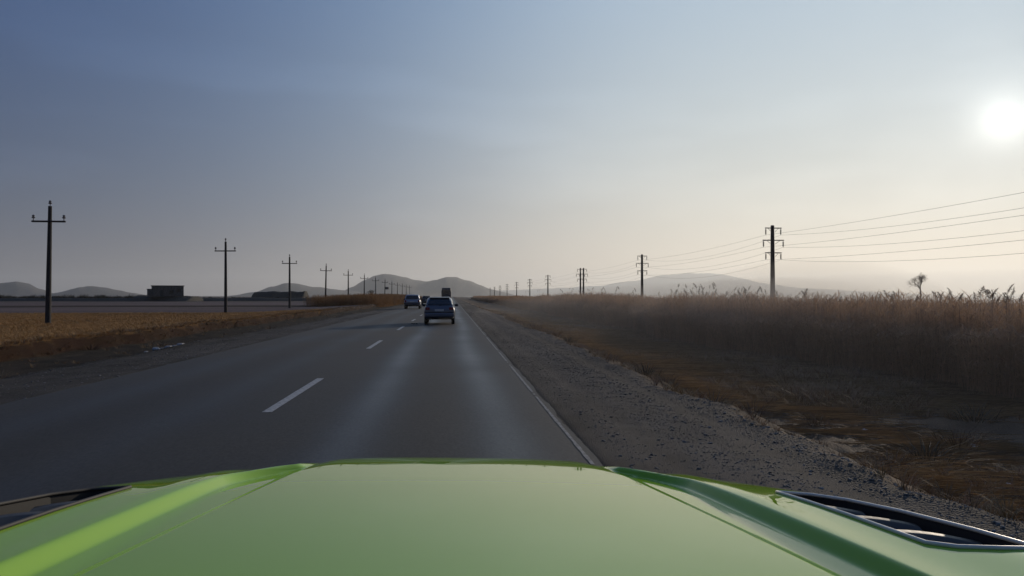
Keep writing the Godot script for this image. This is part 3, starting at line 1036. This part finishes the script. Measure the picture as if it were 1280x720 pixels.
func build_poles() -> void:
	var a := left_pole()
	var last := ""
	for k in 13:
		var d := 48.6 + 31.6 * k
		var x := -24.0 - (1.9 if k == 0 else 0.0)
		var z := -(d + 2.0)
		var label: String = NTH[k] + " dark telegraph pole in the row left of the road"
		if k == 0:
			label = "nearest and largest telegraph pole, at the left edge of the photo"
		var o: Node3D = a.duplicate()
		o.name = numbered("telegraph_pole")
		add_child(o)
		o.position = Vector3(x, ground(x, z), z)
		o.scale = Vector3.ONE * 1.05
		o.rotation = Vector3(0, rng.randfn(-0.05, 0.06), -0.012 if k == 0 else rng.randfn(0, 0.008))
		tag(o, label, "pole", "telegraph poles left of the road")
		if k == 7:
			var tr := begin()
			bx(tr, Vector3(0.75, 4.4, 0.15), Vector3(1.1, 0.8, 0.7), Basis.IDENTITY, 0.06)
			flat(tr, "transformer", mat(0.08, 0.08, 0.08, 0.6), o)
	a.free()
	var b := right_pole()
	var px := 39.4
	var ds := [18.5, 92.7, 156.4, 231.5, 310.0, 382.0, 460.0, 540.0, 620.0, 700.0, 780.0]
	var at := []
	for k in ds.size():
		# distance along the lens axis to distance along the road
		var z: float = -(ds[k] - px * sin(deg_to_rad(YAW))) / cos(deg_to_rad(YAW))
		at.append(Vector3(px, ground(px, z) + 0.2, z))
		if k == 0:
			continue
		for q in (2 if k == 3 else 1):
			var o: Node3D = b.duplicate()
			o.name = numbered("power_pole")
			add_child(o)
			o.position = at[k] + Vector3(0.85, 0, 0.6) * q
			var label: String = NTH[k - 1] + " concrete power pole in the row right of the road"
			if k == 1:
				label = "nearest and tallest power pole, rising from the right reed bed"
			if k == 3:
				label = ["third power pole on the right, left one of the close pair", "third power pole on the right, right one of the close pair"][q]
			tag(o, label, "pole", "power poles right of the road")
	# the pole that carries the wires out of the frame on the right
	var o0: Node3D = b.duplicate()
	o0.name = numbered("power_pole")
	add_child(o0)
	o0.position = at[0]
	tag(o0, "power pole just outside the right edge, carrying the wires", "pole", "power poles right of the road")
	b.free()
	var steel := mat(0.10, 0.10, 0.10, 0.6, 0.3)
	var names := ["top", "middle", "bottom"]
	for j in 3:
		for s in [-1, 1]:
			var st := begin()
			for k in 5:
				var p: Vector3 = at[k] + Vector3(ARMS[j][1] * s, ARMS[j][0] - 0.86, 0.24)
				var q: Vector3 = at[k + 1] + Vector3(ARMS[j][1] * s, ARMS[j][0] - 0.86, 0.24)
				var pts := []
				var rads := []
				var n := 16
				for i in n + 1:
					var t := float(i) / n
					pts.append(p.lerp(q, t) - Vector3(0, 4.0 * t * (1.0 - t) * ((0.5 if s < 0 else 1.25) + 0.08 * j), 0))
					rads.append(0.011)
				tube(st, pts, rads, 4, false)
			var o := obj(numbered("power_wire"), made(st), steel)
			tag(o, names[j] + " overhead wire on the " + ("road" if s < 0 else "far") + " side of the right power poles", "wire", "wires along the right power poles")

# ---------------------------------------------------------------- vehicles
# loft of rounded cross-sections: each station is [z, y_low, y_high, half_width_low, half_width_mid, half_width_high]
func loft(st: SurfaceTool, stations: Array, seg := 6) -> void:
	var rings := []
	for s in stations:
		var ring := []
		var lo: float = s[1]
		var hi: float = s[2]
		var p := [Vector2(0, lo), Vector2(s[3] * 0.92, lo), Vector2(s[3], lo + (hi - lo) * 0.06), Vector2(s[4] * 0.995, lo + (hi - lo) * 0.38), Vector2(s[4], lo + (hi - lo) * 0.55), Vector2(lerpf(s[4], s[5], 0.35), lo + (hi - lo) * 0.8), Vector2(s[5], hi - (hi - lo) * 0.06), Vector2(s[5] * 0.93, hi), Vector2(0, hi + 0.015)]
		for q in p:
			ring.append(Vector3(q.x, q.y, s[0]))
		for k in range(p.size() - 2, 0, -1):
			ring.append(Vector3(-p[k].x, p[k].y, s[0]))
		rings.append(ring)
	var n: int = rings[0].size()
	for i in rings.size() - 1:
		for k in n:
			quad(st, rings[i][k], rings[i][(k + 1) % n], rings[i + 1][(k + 1) % n], rings[i + 1][k])
	for e in [0, rings.size() - 1]:
		var mid := Vector3(0, (stations[e][1] + stations[e][2]) / 2, stations[e][0])
		for k in n:
			if e == 0:
				tri(st, mid, rings[e][(k + 1) % n], rings[e][k])
			else:
				tri(st, mid, rings[e][k], rings[e][(k + 1) % n])

func wheel(parent: Node3D, at: Vector3, r: float, w: float) -> void:
	var o := Node3D.new()
	o.name = "wheel"
	parent.add_child(o, true)
	o.position = at
	var ax := Basis(Vector3(0, 0, 1), PI / 2)
	var st := begin()
	lathe(st, Vector3.ZERO, ax, [Vector2(r * 0.62, -w / 2), Vector2(r * 0.9, -w / 2), Vector2(r * 0.98, -w * 0.4), Vector2(r, -w * 0.2), Vector2(r, w * 0.2), Vector2(r * 0.98, w * 0.4), Vector2(r * 0.9, w / 2), Vector2(r * 0.62, w / 2)], 28)
	obj("tyre", made(st), M.rubber, o)
	var rm := begin()
	lathe(rm, Vector3.ZERO, ax, [Vector2(0.0, -w * 0.42), Vector2(r * 0.2, -w * 0.42), Vector2(r * 0.3, -w * 0.3), Vector2(r * 0.55, -w * 0.34), Vector2(r * 0.63, -w * 0.48), Vector2(r * 0.63, w * 0.48), Vector2(r * 0.55, w * 0.34), Vector2(r * 0.3, w * 0.3), Vector2(r * 0.2, w * 0.42), Vector2(0.0, w * 0.42)], 20)
	obj("rim", made(rm), M.alloy, o)

func pane(parent: Node3D, called: String, p: Array, thick: float, m: Material) -> void:
	var st := begin()
	var nrm: Vector3 = (p[1] - p[0]).cross(p[2] - p[0]).normalized() * thick
	var q := []
	for v in p:
		q.append(v + nrm)
	for k in range(1, p.size() - 1):
		tri(st, q[0], q[k], q[k + 1])
	for k in p.size():
		quad(st, p[k], p[(k + 1) % p.size()], q[(k + 1) % p.size()], q[k])
	flat(st, called, m, parent)

func hatchback(called: String, label: String, at: Vector3, paint: Material, sc: Vector3) -> Node3D:
	var t := thing(called, label, "car", at)
	t.scale = sc
	var st := begin()
	st.set_smooth_group(0)
	# rear at z = 0, nose at z = -3.9
	loft(st, [[-0.0, 0.42, 0.90, 0.66, 0.70, 0.66], [-0.05, 0.36, 0.97, 0.72, 0.78, 0.71], [-0.25, 0.30, 0.98, 0.76, 0.81, 0.74], [-0.9, 0.24, 0.96, 0.77, 0.82, 0.76], [-2.4, 0.22, 0.93, 0.77, 0.82, 0.76], [-3.0, 0.24, 0.88, 0.76, 0.81, 0.72], [-3.6, 0.28, 0.76, 0.70, 0.76, 0.64], [-3.85, 0.35, 0.62, 0.55, 0.62, 0.5]])
	obj("body", made(st), paint, t)
	var g := begin()
	g.set_smooth_group(0)
	loft(g, [[-0.10, 0.93, 1.02, 0.70, 0.70, 0.66], [-0.38, 0.93, 1.30, 0.72, 0.68, 0.58], [-0.55, 0.93, 1.405, 0.73, 0.68, 0.565], [-0.9, 0.93, 1.44, 0.73, 0.69, 0.57], [-1.7, 0.92, 1.43, 0.73, 0.69, 0.57], [-2.1, 0.92, 1.36, 0.73, 0.69, 0.56], [-2.75, 0.90, 0.99, 0.72, 0.70, 0.62]])
	obj("cabin", made(g), paint, t)
	# rear window on the sloping hatch
	pane(t, "rear_window", [Vector3(-0.60, 1.03, -0.085), Vector3(0.60, 1.03, -0.085), Vector3(0.50, 1.35, -0.445), Vector3(-0.50, 1.35, -0.445)], 0.03, M.tint)
	for s in [-1, 1]:
		var w := [Vector3(0.724 * s, 0.98, -2.45), Vector3(0.724 * s, 0.98, -0.5), Vector3(0.612 * s, 1.34, -0.72), Vector3(0.612 * s, 1.33, -1.95)]
		if s > 0:
			w.reverse()
			pane(t, "side_window", [w[3], w[2], w[1], w[0]] if false else [w[2], w[3], w[0], w[1]].duplicate(), 0.03 if false else -0.03, M.tint)
		else:
			pane(t, "side_window", w, -0.03, M.tint)
		var l := begin()
		bx(l, Vector3(0.615 * s, 0.84, -0.03), Vector3(0.22, 0.15, 0.12), Basis.IDENTITY, 0.025)
		flat(l, "taillight", M.tail, t)
		var mr := begin()
		bx(mr, Vector3(0.90 * s, 0.99, -2.25), Vector3(0.2, 0.14, 0.12), Basis.IDENTITY, 0.03)
		flat(mr, "wing_mirror", M.plastic, t)
		for z in [-0.68, -3.1]:
			wheel(t, Vector3(0.715 * s, 0.29, z), 0.29, 0.18)
	var b := begin()
	bx(b, Vector3(0, 0.50, -0.0), Vector3(1.56, 0.24, 0.22), Basis.IDENTITY, 0.06)
	flat(b, "rear_bumper", paint, t)
	var strip := begin()
	bx(strip, Vector3(0, 0.645, 0.0), Vector3(1.50, 0.05, 0.14), Basis.IDENTITY, 0.015)
	flat(strip, "bumper_strip", M.plastic, t)
	var pl := begin()
	bx(pl, Vector3(0, 0.76, 0.012), Vector3(0.48, 0.11, 0.02))
	flat(pl, "number_plate", M.plate, t)
	var wp := begin()
	tube(wp, [Vector3(-0.02, 1.0, -0.03), Vector3(0.32, 1.08, -0.11)], [0.012, 0.008], 5)
	obj("wiper", made(wp), M.plastic, t)
	var ex := begin()
	tube(ex, [Vector3(-0.45, 0.27, -0.4), Vector3(-0.45, 0.27, 0.06)], [0.03, 0.03], 8)
	obj("exhaust", made(ex), M.alloy, t)
	var spoil := begin()
	bx(spoil, Vector3(0, 1.425, -0.5), Vector3(1.08, 0.035, 0.24), Basis.from_euler(Vector3(0.1, 0, 0)), 0.012)
	flat(spoil, "spoiler", paint, t)
	return t

func coach(at: Vector3) -> void:
	var t := thing("coach", "dark tall coach far ahead, seen above the blue hatchback's roof", "bus", at)
	var body := mat(0.05, 0.05, 0.055, 0.4)
	var st := begin()
	st.set_smooth_group(0)
	loft(st, [[0.0, 0.55, 3.45, 1.12, 1.16, 1.05], [-0.1, 0.45, 3.58, 1.2, 1.24, 1.12], [-11.0, 0.42, 3.58, 1.22, 1.25, 1.13], [-11.4, 0.5, 3.3, 1.1, 1.15, 1.0]])
	obj("body", made(st), body, t)
	pane(t, "rear_window", [Vector3(-0.9, 2.05, 0.0), Vector3(0.9, 2.05, 0.0), Vector3(0.85, 3.1, 0.0), Vector3(-0.85, 3.1, 0.0)], 0.03, M.tint)
	for s in [-1, 1]:
		var l := begin()
		bx(l, Vector3(0.98 * s, 1.15, 0.0), Vector3(0.2, 0.5, 0.08), Basis.IDENTITY, 0.03)
		flat(l, "taillight", M.tail, t)
		for z in [-2.6, -9.2]:
			wheel(t, Vector3(1.05 * s, 0.5, z), 0.5, 0.3)
	var b := begin()
	bx(b, Vector3(0, 0.72, 0.0), Vector3(2.3, 0.32, 0.2), Basis.IDENTITY, 0.06)
	flat(b, "rear_bumper", M.plastic, t)

func wagon(at: Vector3) -> void:
	var t := thing("estate_car", "silver and dark blue van-like car in the left lane ahead", "car", at)
	var silver := mat(0.30, 0.32, 0.36, 0.3, 0.4)
	silver.clearcoat_enabled = true
	silver.clearcoat = 1.0
	silver.clearcoat_roughness = 0.05
	var st := begin()
	st.set_smooth_group(0)
	loft(st, [[0.0, 0.5, 1.02, 0.8, 0.85, 0.8], [-0.06, 0.4, 1.08, 0.86, 0.92, 0.86], [-0.5, 0.3, 1.08, 0.88, 0.94, 0.89], [-3.2, 0.28, 1.05, 0.88, 0.94, 0.88], [-4.2, 0.32, 0.92, 0.84, 0.9, 0.8], [-4.5, 0.42, 0.75, 0.7, 0.76, 0.66]])
	obj("body", made(st), silver, t)
	var g := begin()
	g.set_smooth_group(0)
	loft(g, [[-0.06, 1.04, 1.14, 0.84, 0.82, 0.80], [-0.22, 1.04, 1.58, 0.85, 0.80, 0.70], [-0.5, 1.04, 1.66, 0.86, 0.81, 0.70], [-2.4, 1.04, 1.65, 0.86, 0.81, 0.70], [-3.3, 1.02, 1.12, 0.85, 0.82, 0.74]])
	obj("cabin", made(g), silver, t)
	pane(t, "rear_window", [Vector3(-0.74, 1.13, -0.05), Vector3(0.74, 1.13, -0.05), Vector3(0.64, 1.55, -0.20), Vector3(-0.64, 1.55, -0.20)], 0.03, M.tint)
	for s in [-1, 1]:
		var l := begin()
		bx(l, Vector3(0.76 * s, 0.9, -0.02), Vector3(0.18, 0.24, 0.12), Basis.IDENTITY, 0.03)
		flat(l, "taillight", M.tail, t)
		var mr := begin()
		bx(mr, Vector3(1.02 * s, 1.12, -2.7), Vector3(0.22, 0.18, 0.14), Basis.IDENTITY, 0.03)
		flat(mr, "wing_mirror", M.plastic, t)
		for z in [-0.85, -3.6]:
			wheel(t, Vector3(0.82 * s, 0.35, z), 0.35, 0.22)
	var b := begin()
	bx(b, Vector3(0, 0.58, 0.0), Vector3(1.8, 0.34, 0.24), Basis.IDENTITY, 0.06)
	flat(b, "rear_bumper", mat(0.03, 0.035, 0.05, 0.5), t)
	var pl := begin()
	bx(pl, Vector3(0, 0.85, 0.012), Vector3(0.5, 0.12, 0.02))
	flat(pl, "number_plate", M.plate, t)

# ---- the green car that carries the camera
const CX := 0.025                     # the car's middle, right of the lens
const FRONT := [[0.0, 2.37], [0.2, 2.36], [0.36, 2.31], [0.42, 2.22], [0.48, 2.13], [0.58, 1.97], [0.66, 1.82], [0.74, 1.64], [0.79, 1.47], [0.825, 1.2], [0.845, 0.8], [0.85, 0.42]]

func front_of(x: float) -> float:
	x = absf(x)
	for k in FRONT.size() - 1:
		if x <= FRONT[k + 1][0]:
			var t: float = (x - FRONT[k][0]) / (FRONT[k + 1][0] - FRONT[k][0])
			# Catmull-Rom through the outline
			var p0: float = FRONT[maxi(k - 1, 0)][1]
			var p3: float = FRONT[mini(k + 2, FRONT.size() - 1)][1]
			var p1: float = FRONT[k][1]
			var p2: float = FRONT[k + 1][1]
			var m1 := (p2 - p0) * 0.5 if k > 0 else 0.0
			var m2 := (p3 - p1) * 0.5
			return (2 * t * t * t - 3 * t * t + 1) * p1 + (t * t * t - 2 * t * t + t) * m1 + (-2 * t * t * t + 3 * t * t) * p2 + (t * t * t - t * t) * m2
	return FRONT[-1][1]

func hood_y(x: float, d: float) -> float:
	var ax := absf(x)
	var drop := 0.366 + 0.078 * (d - 1.0) + 0.0065 * (d - 1.0) * (d - 1.0)
	drop += 0.002 * pow(ax / 0.9, 2.0) + 0.028 * x
	drop -= 0.008 * smooth(0.5, 0.58, ax) + 0.014 * smooth(0.6, 0.78, ax)
	var e := front_of(x) - d
	var wing := smooth(0.32, 0.55, ax)
	var zone := lerpf(0.36, 0.55, wing)
	if e < zone:
		drop += lerpf(0.17, 0.11, wing) * pow(zone - e, 2.0)
	if e < 0.05:
		drop += 3.5 * pow(0.05 - e, 2.0)
	# channel between the raised middle and the fender
	var crease := 0.375 + 0.1 * (2.2 - d)
	var inner := 0.55 - 0.045 * (d - 1.0) - 1.7 * pow(maxf(0.0, d - 1.7), 2.0)
	var wide := 0.015 + 0.008 * clampf((2.0 - d), 0, 1)
	var deep := 0.021 * smooth(2.2, 1.85, d)
	var step := smooth(crease - 0.006, crease + 0.016, ax)
	var rise := smooth(inner - 0.004, inner + wide, ax)
	drop += deep * 0.2 * step - deep * 0.95 * rise * step
	# beyond the crease the nose falls away a little sooner
	drop += 0.012 * smooth(0.34, 0.46, ax) * smooth(1.95, 2.3, d)
	return H - drop

func hood_point(x: float, d: float) -> Vector3:
	return Vector3(x + CX, hood_y(x, d), -d)

const VENT := [[0.640, 1.50], [0.695, 1.46], [0.730, 1.39], [0.757, 1.26], [0.775, 1.10], [0.785, 0.98], [0.735, 0.99], [0.69, 1.015], [0.665, 1.05], [0.655, 1.25], [0.645, 1.39]]

func in_vent(x: float, d: float) -> bool:
	var poly := PackedVector2Array()
	for p in VENT:
		poly.append(Vector2(p[0], p[1]))
	return Geometry2D.is_point_in_polygon(Vector2(absf(x), d), poly)

func build_green_car() -> void:
	var t := thing("green_car", "glossy lime green car whose bonnet fills the bottom of the photo", "car")
	var paint := mat(0.27, 0.49, 0.02, 0.5, 0.0)
	paint.clearcoat_enabled = true
	paint.clearcoat = 1.0
	paint.clearcoat_roughness = 0.015
	paint.metallic_specular = 0.0
	var nx := 520
	var nd := 150
	var v := PackedVector3Array()
	var nn := PackedVector3Array()
	for i in nx + 1:
		var x := lerpf(-0.848, 0.848, float(i) / nx)
		for j in nd + 1:
			var d := lerpf(0.42, front_of(x), float(j) / nd)
			v.append(hood_point(x, d))
			var e := 0.003
			var gx := (hood_y(x + e, d) - hood_y(x - e, d)) / (2 * e)
			var gd := (hood_y(x, d + e) - hood_y(x, d - e)) / (2 * e)
			nn.append(Vector3(-gx, 1, gd).normalized())
	var idx := PackedInt32Array()
	for i in nx:
		for j in nd:
			var k := i * (nd + 1) + j
			var mid := (v[k] + v[k + nd + 2]) / 2
			if in_vent(mid.x - CX, -mid.z):
				continue
			idx.append_array(PackedInt32Array([k, k + 1, k + nd + 2, k, k + nd + 2, k + nd + 1]))
	var arr := []
	arr.resize(Mesh.ARRAY_MAX)
	arr[Mesh.ARRAY_VERTEX] = v
	arr[Mesh.ARRAY_NORMAL] = nn
	arr[Mesh.ARRAY_INDEX] = idx
	var am := ArrayMesh.new()
	am.add_surface_from_arrays(Mesh.PRIMITIVE_TRIANGLES, arr)
	obj("bonnet", am, paint, t)
	# nose and wings below the bonnet's edge
	var prof := [[0.0, 0.0], [0.012, -0.02], [0.03, -0.06], [0.045, -0.13], [0.05, -0.25], [0.045, -0.42], [0.02, -0.56], [-0.03, -0.66]]
	var st := begin()
	st.set_smooth_group(0)
	var rows := []
	for i in 161:
		var x := lerpf(-0.848, 0.848, i / 160.0)
		var d := front_of(x)
		var slope := (front_of(minf(x + 0.01, 0.849)) - front_of(maxf(x - 0.01, -0.849))) / 0.02
		var out := Vector3(-slope, 0, -1).normalized()
		var base := hood_point(x, d)
		var r := []
		for p in prof:
			r.append(base + out * p[0] + Vector3(0, p[1], 0))
		rows.append(r)
	for i in 160:
		for k in prof.size() - 1:
			quad(st, rows[i][k + 1], rows[i][k], rows[i + 1][k], rows[i + 1][k + 1])
	obj("front_bumper", made(st), paint, t)
	# hood vents with their rims and louvres
	var rimm := mat(0.75, 0.70, 0.58, 0.4, 0.0)
	rimm.clearcoat_enabled = true
	rimm.clearcoat = 1.0
	var blackp := mat(0.04, 0.04, 0.04, 0.45)
	var pan_m := mat(0.02, 0.02, 0.02, 0.7)
	for s in [-1, 1]:
		var vent := Node3D.new()
		vent.name = "bonnet_vent"
		t.add_child(vent, true)
		var pts := []
		for p in VENT:
			pts.append(Vector3(p[0] * s + CX, hood_y(p[0] * s, p[1]) + 0.002, -p[1]))
		var fine := []
		for k in pts.size():
			for q in 4:
				fine.append(pts[k].lerp(pts[(k + 1) % pts.size()], q / 4.0))
		fine.append(fine[0])
		fine.append(fine[1])
		var rs := begin()
		rs.set_smooth_group(0)
		var rads := []
		for k in fine.size():
			rads.append(0.0034)
		tube(rs, fine, rads, 8, false)
		obj("rim", made(rs), rimm if s > 0 else pan_m, vent)
		var ps := begin()
		for k in range(pts.size()):
			var a: Vector3 = pts[k]
			var b: Vector3 = pts[(k + 1) % pts.size()]
			var down := Vector3(0, -0.14, 0)
			quad(ps, a, b, b + down, a + down)
		var low := Vector3(0.715 * s + CX, hood_y(0.715 * s, 1.25) - 0.145, -1.25)
		for k in range(pts.size()):
			tri(ps, low, pts[k] + Vector3(0, -0.14, 0), pts[(k + 1) % pts.size()] + Vector3(0, -0.14, 0))
		flat(ps, "pan", pan_m, vent)
		for lv in [[0.647, 1.375, 0.728, 1.335], [0.656, 1.27, 0.752, 1.21], [0.664, 1.16, 0.768, 1.08]]:
			var ls := begin()
			ls.set_smooth_group(0)
			var prev := []
			for q in 9:
				var f := q / 8.0
				var xx: float = lerpf(lv[0], lv[2], f)
				var dd: float = lerpf(lv[1], lv[3], f) + 0.022 * sin(PI * f)
				var top := Vector3(xx * s + CX, hood_y(xx * s, dd) - 0.004 - 0.008 * f, -dd)
				var row := [top + Vector3(0, -0.004, 0.003), top, top + Vector3(0, -0.002, 0.012), top + Vector3(0, -0.035, 0.075), top + Vector3(0, -0.04, 0.075)]
				if prev:
					for k in 4:
						quad(ls, prev[k], prev[k + 1], row[k + 1], row[k])
				prev = row
			obj("louvre", made(ls), blackp, vent)
	# lower body, scuttle and wheels, so that the bonnet stands on something
	var sc := begin()
	bx(sc, Vector3(CX, 1.05, -0.36), Vector3(1.62, 0.14, 0.12), Basis.IDENTITY, 0.02)
	flat(sc, "scuttle", pan_m, t)
	for s in [-1, 1]:
		var side := begin()
		bx(side, Vector3(CX + 0.83 * s, 0.70, 0.95), Vector3(0.08, 0.75, 2.72), Basis.IDENTITY, 0.03)
		flat(side, "door", paint, t)
		for z in [-1.45, 1.55]:
			wheel(t, Vector3(CX + 0.71 * s, 0.34, z), 0.34, 0.22)
		var hl := begin()
		var hx: float = 0.62 * s
		lathe(hl, hood_point(hx, front_of(hx)) + Vector3(0.02 * s, -0.18, 0.0), Basis(Vector3(1, 0, 0), -PI / 2) , [Vector2(0.1, -0.05), Vector2(0.1, 0.05), Vector2(0.07, 0.075), Vector2(0.0, 0.085)], 16)
		obj("headlight", made(hl), M.alloy, t)
	var fl := begin()
	bx(fl, Vector3(CX, 0.34, 0.2), Vector3(1.2, 0.08, 4.2))
	flat(fl, "floor_pan", pan_m, t)

func build_vehicles() -> void:
	M.rubber = mat(0.015, 0.015, 0.015, 0.85)
	M.alloy = mat(0.35, 0.35, 0.36, 0.35, 0.8)
	M.plastic = mat(0.018, 0.018, 0.02, 0.55)
	M.plate = mat(0.55, 0.55, 0.5, 0.5)
	M.tail = mat(0.22, 0.02, 0.018, 0.2)
	M.tint = mat(0.012, 0.013, 0.015, 0.06)
	M.tint.metallic_specular = 0.6
	build_green_car()
	var blue := mat(0.095, 0.107, 0.135, 0.35, 0.2)
	blue.clearcoat_enabled = true
	blue.clearcoat = 1.0
	blue.clearcoat_roughness = 0.04
	hatchback("hatchback", "dark blue hatchback directly ahead in the right lane", Vector3(-0.66, 0, -39.6), blue, Vector3.ONE)
	wagon(Vector3(-4.62, 0, -88.0))
	coach(Vector3(-1.47, 0, -194.0))
	var grey_paint := mat(0.05, 0.055, 0.06, 0.35, 0.3)
	hatchback("distant_car", "small dark car far ahead in the left lane, beyond the silver one", Vector3(-4.5, 0, -133.0), grey_paint, Vector3(1.08, 1.05, 1.08))
	# scrap of rubber lying on the road
	var o := obj("rubber_scrap", crumpled(4), M.rubber)
	var at := spot(518, FOCAL * H / 36.0)
	o.position = Vector3(at.x, 0.045, at.z)
	o.scale = Vector3(0.16, 0.08, 0.14)
	tag(o, "dark scrap of rubber on the road left of the hatchback", "debris")

# ---------------------------------------------------------------- sky
func sky_texture() -> ImageTexture:
	var w := 1536
	var h := 768
	var data := PackedFloat32Array()
	data.resize(w * h * 3)
	var a := [[-4.12, 3.05, 1.86, -0.7523], [-3.04, 2.33, 0.69, -0.1603], [-1.73, 1.35, -0.50, 0.3690]]
	for j in h:
		var pol := PI * (j + 0.5) / h
		var el := maxf(90.0 - rad_to_deg(pol), 0.0)
		var e := maxf(exp(-el / 16.0), 0.2)
		var sy := cos(pol)
		var sr := sin(pol)
		for i in w:
			var az := TAU * (i + 0.5) / w
			var dir := Vector3(sin(az) * sr, sy, -cos(az) * sr)
			var th := rad_to_deg(acos(clampf(dir.dot(SUN), -1, 1)))
			var s := maxf(1.0 / (1.0 + pow(th / 50.0, 4.0)), 0.15)
			var halo := 0.0
			if th < 40.0:
				halo = 0.2 * exp(-th / 5.5) * (1.0 + 0.7 * fn.get_noise_3d(dir.x * 500.0, dir.y * 900.0, dir.z * 500.0)) + 0.38 * exp(-pow(th / 1.45, 2.0))
			# thin veils of cirrus, brighter than the blue behind them
			var veil := 0.0
			if el < 30.0 and el > 1.0:
				veil = maxf(0.0, fn.get_noise_3d(dir.x * 160.0, dir.y * 900.0, dir.z * 160.0) - 0.12) * 0.5 * (1.0 - s * 0.7) * smooth(2.0, 6.0, el) * smooth(26.0, 10.0, el)
			var k := 3 * (j * w + i)
			for c in 3:
				var q = a[c]
				var val := exp(q[0] + q[1] * s + q[2] * e + q[3] * s * e)
				data[k + c] = minf(val * (1.0 + veil) + halo * [1.0, 0.98, 0.92][c], 3.0)
	var im := Image.create_from_data(w, h, false, Image.FORMAT_RGBF, data.to_byte_array())
	return ImageTexture.create_from_image(im)

func _ready() -> void:
	rng.seed = 20240
	fn.seed = 4
	fn.frequency = 0.01
	fn.fractal_octaves = 4
	fn2.seed = 9
	fn2.frequency = 0.02
	fn2.fractal_octaves = 3
	# camera
	var cam := Camera3D.new()
	cam.name = "camera"
	cam.fov = rad_to_deg(2.0 * atan(360.0 / FOCAL))
	cam.near = 0.05
	cam.far = 30000.0
	add_child(cam)
	cam.position = Vector3(0, H, 0)
	cam.rotation_degrees = Vector3(0.61, -YAW, 0)
	cam.current = true
	# sky, haze and exposure
	var env := Environment.new()
	env.background_mode = Environment.BG_SKY
	var sky := Sky.new()
	var pan := PanoramaSkyMaterial.new()
	pan.panorama = sky_texture()
	sky.sky_material = pan
	env.sky = sky
	env.tonemap_mode = Environment.TONE_MAPPER_LINEAR
	env.tonemap_exposure = 1.0
	env.volumetric_fog_enabled = true
	env.volumetric_fog_density = 0.0001
	env.volumetric_fog_albedo = Color(0.91, 0.93, 0.94)
	env.volumetric_fog_anisotropy = 0.45
	env.volumetric_fog_length = 1024.0
	env.sdfgi_enabled = true
	env.ssao_enabled = true
	env.ssil_enabled = true
	var we := WorldEnvironment.new()
	we.name = "environment"
	we.environment = env
	add_child(we)
	# sun
	var sun := DirectionalLight3D.new()
	sun.name = "sun"
	add_child(sun)
	sun.look_at_from_position(Vector3.ZERO, -SUN, Vector3.UP)
	sun.light_energy = 0.88
	sun.light_angular_distance = 1.2
	sun.light_color = Color(1.0, 0.93, 0.84)
	sun.shadow_enabled = true
	build_ground()
	build_road()
	build_far()
	build_poles()
	build_vehicles()
	build_plants()
	build_dust()

# dusty morning haze that hangs over the reed bed and the right verge
func build_dust() -> void:
	var k := 0
	for q in [[spot(1000, 33) + Vector3(0, 0.9, 0), Vector3(9, 4.4, 17), 0.022], [spot(940, 40) + Vector3(0, 0.7, 0), Vector3(12, 3.6, 26), 0.01], [Vector3(19, 0.2, -40), Vector3(36, 4.4, 130), 0.005]]:
		var f := FogVolume.new()
		f.name = numbered("dust_haze")
		f.shape = RenderingServer.FOG_VOLUME_SHAPE_ELLIPSOID
		f.size = q[1]
		var m := FogMaterial.new()
		m.albedo = Color(0.95, 0.91, 0.85)
		m.density = q[2]
		f.material = m
		add_child(f)
		f.position = q[0]
		f.set_meta("kind", "stuff")
		f.set_meta("label", ["thick sunlit dust over the reeds left of centre right", "thin dust drifting before the reed bed", "low dusty haze over the whole right verge"][k])
		k += 1
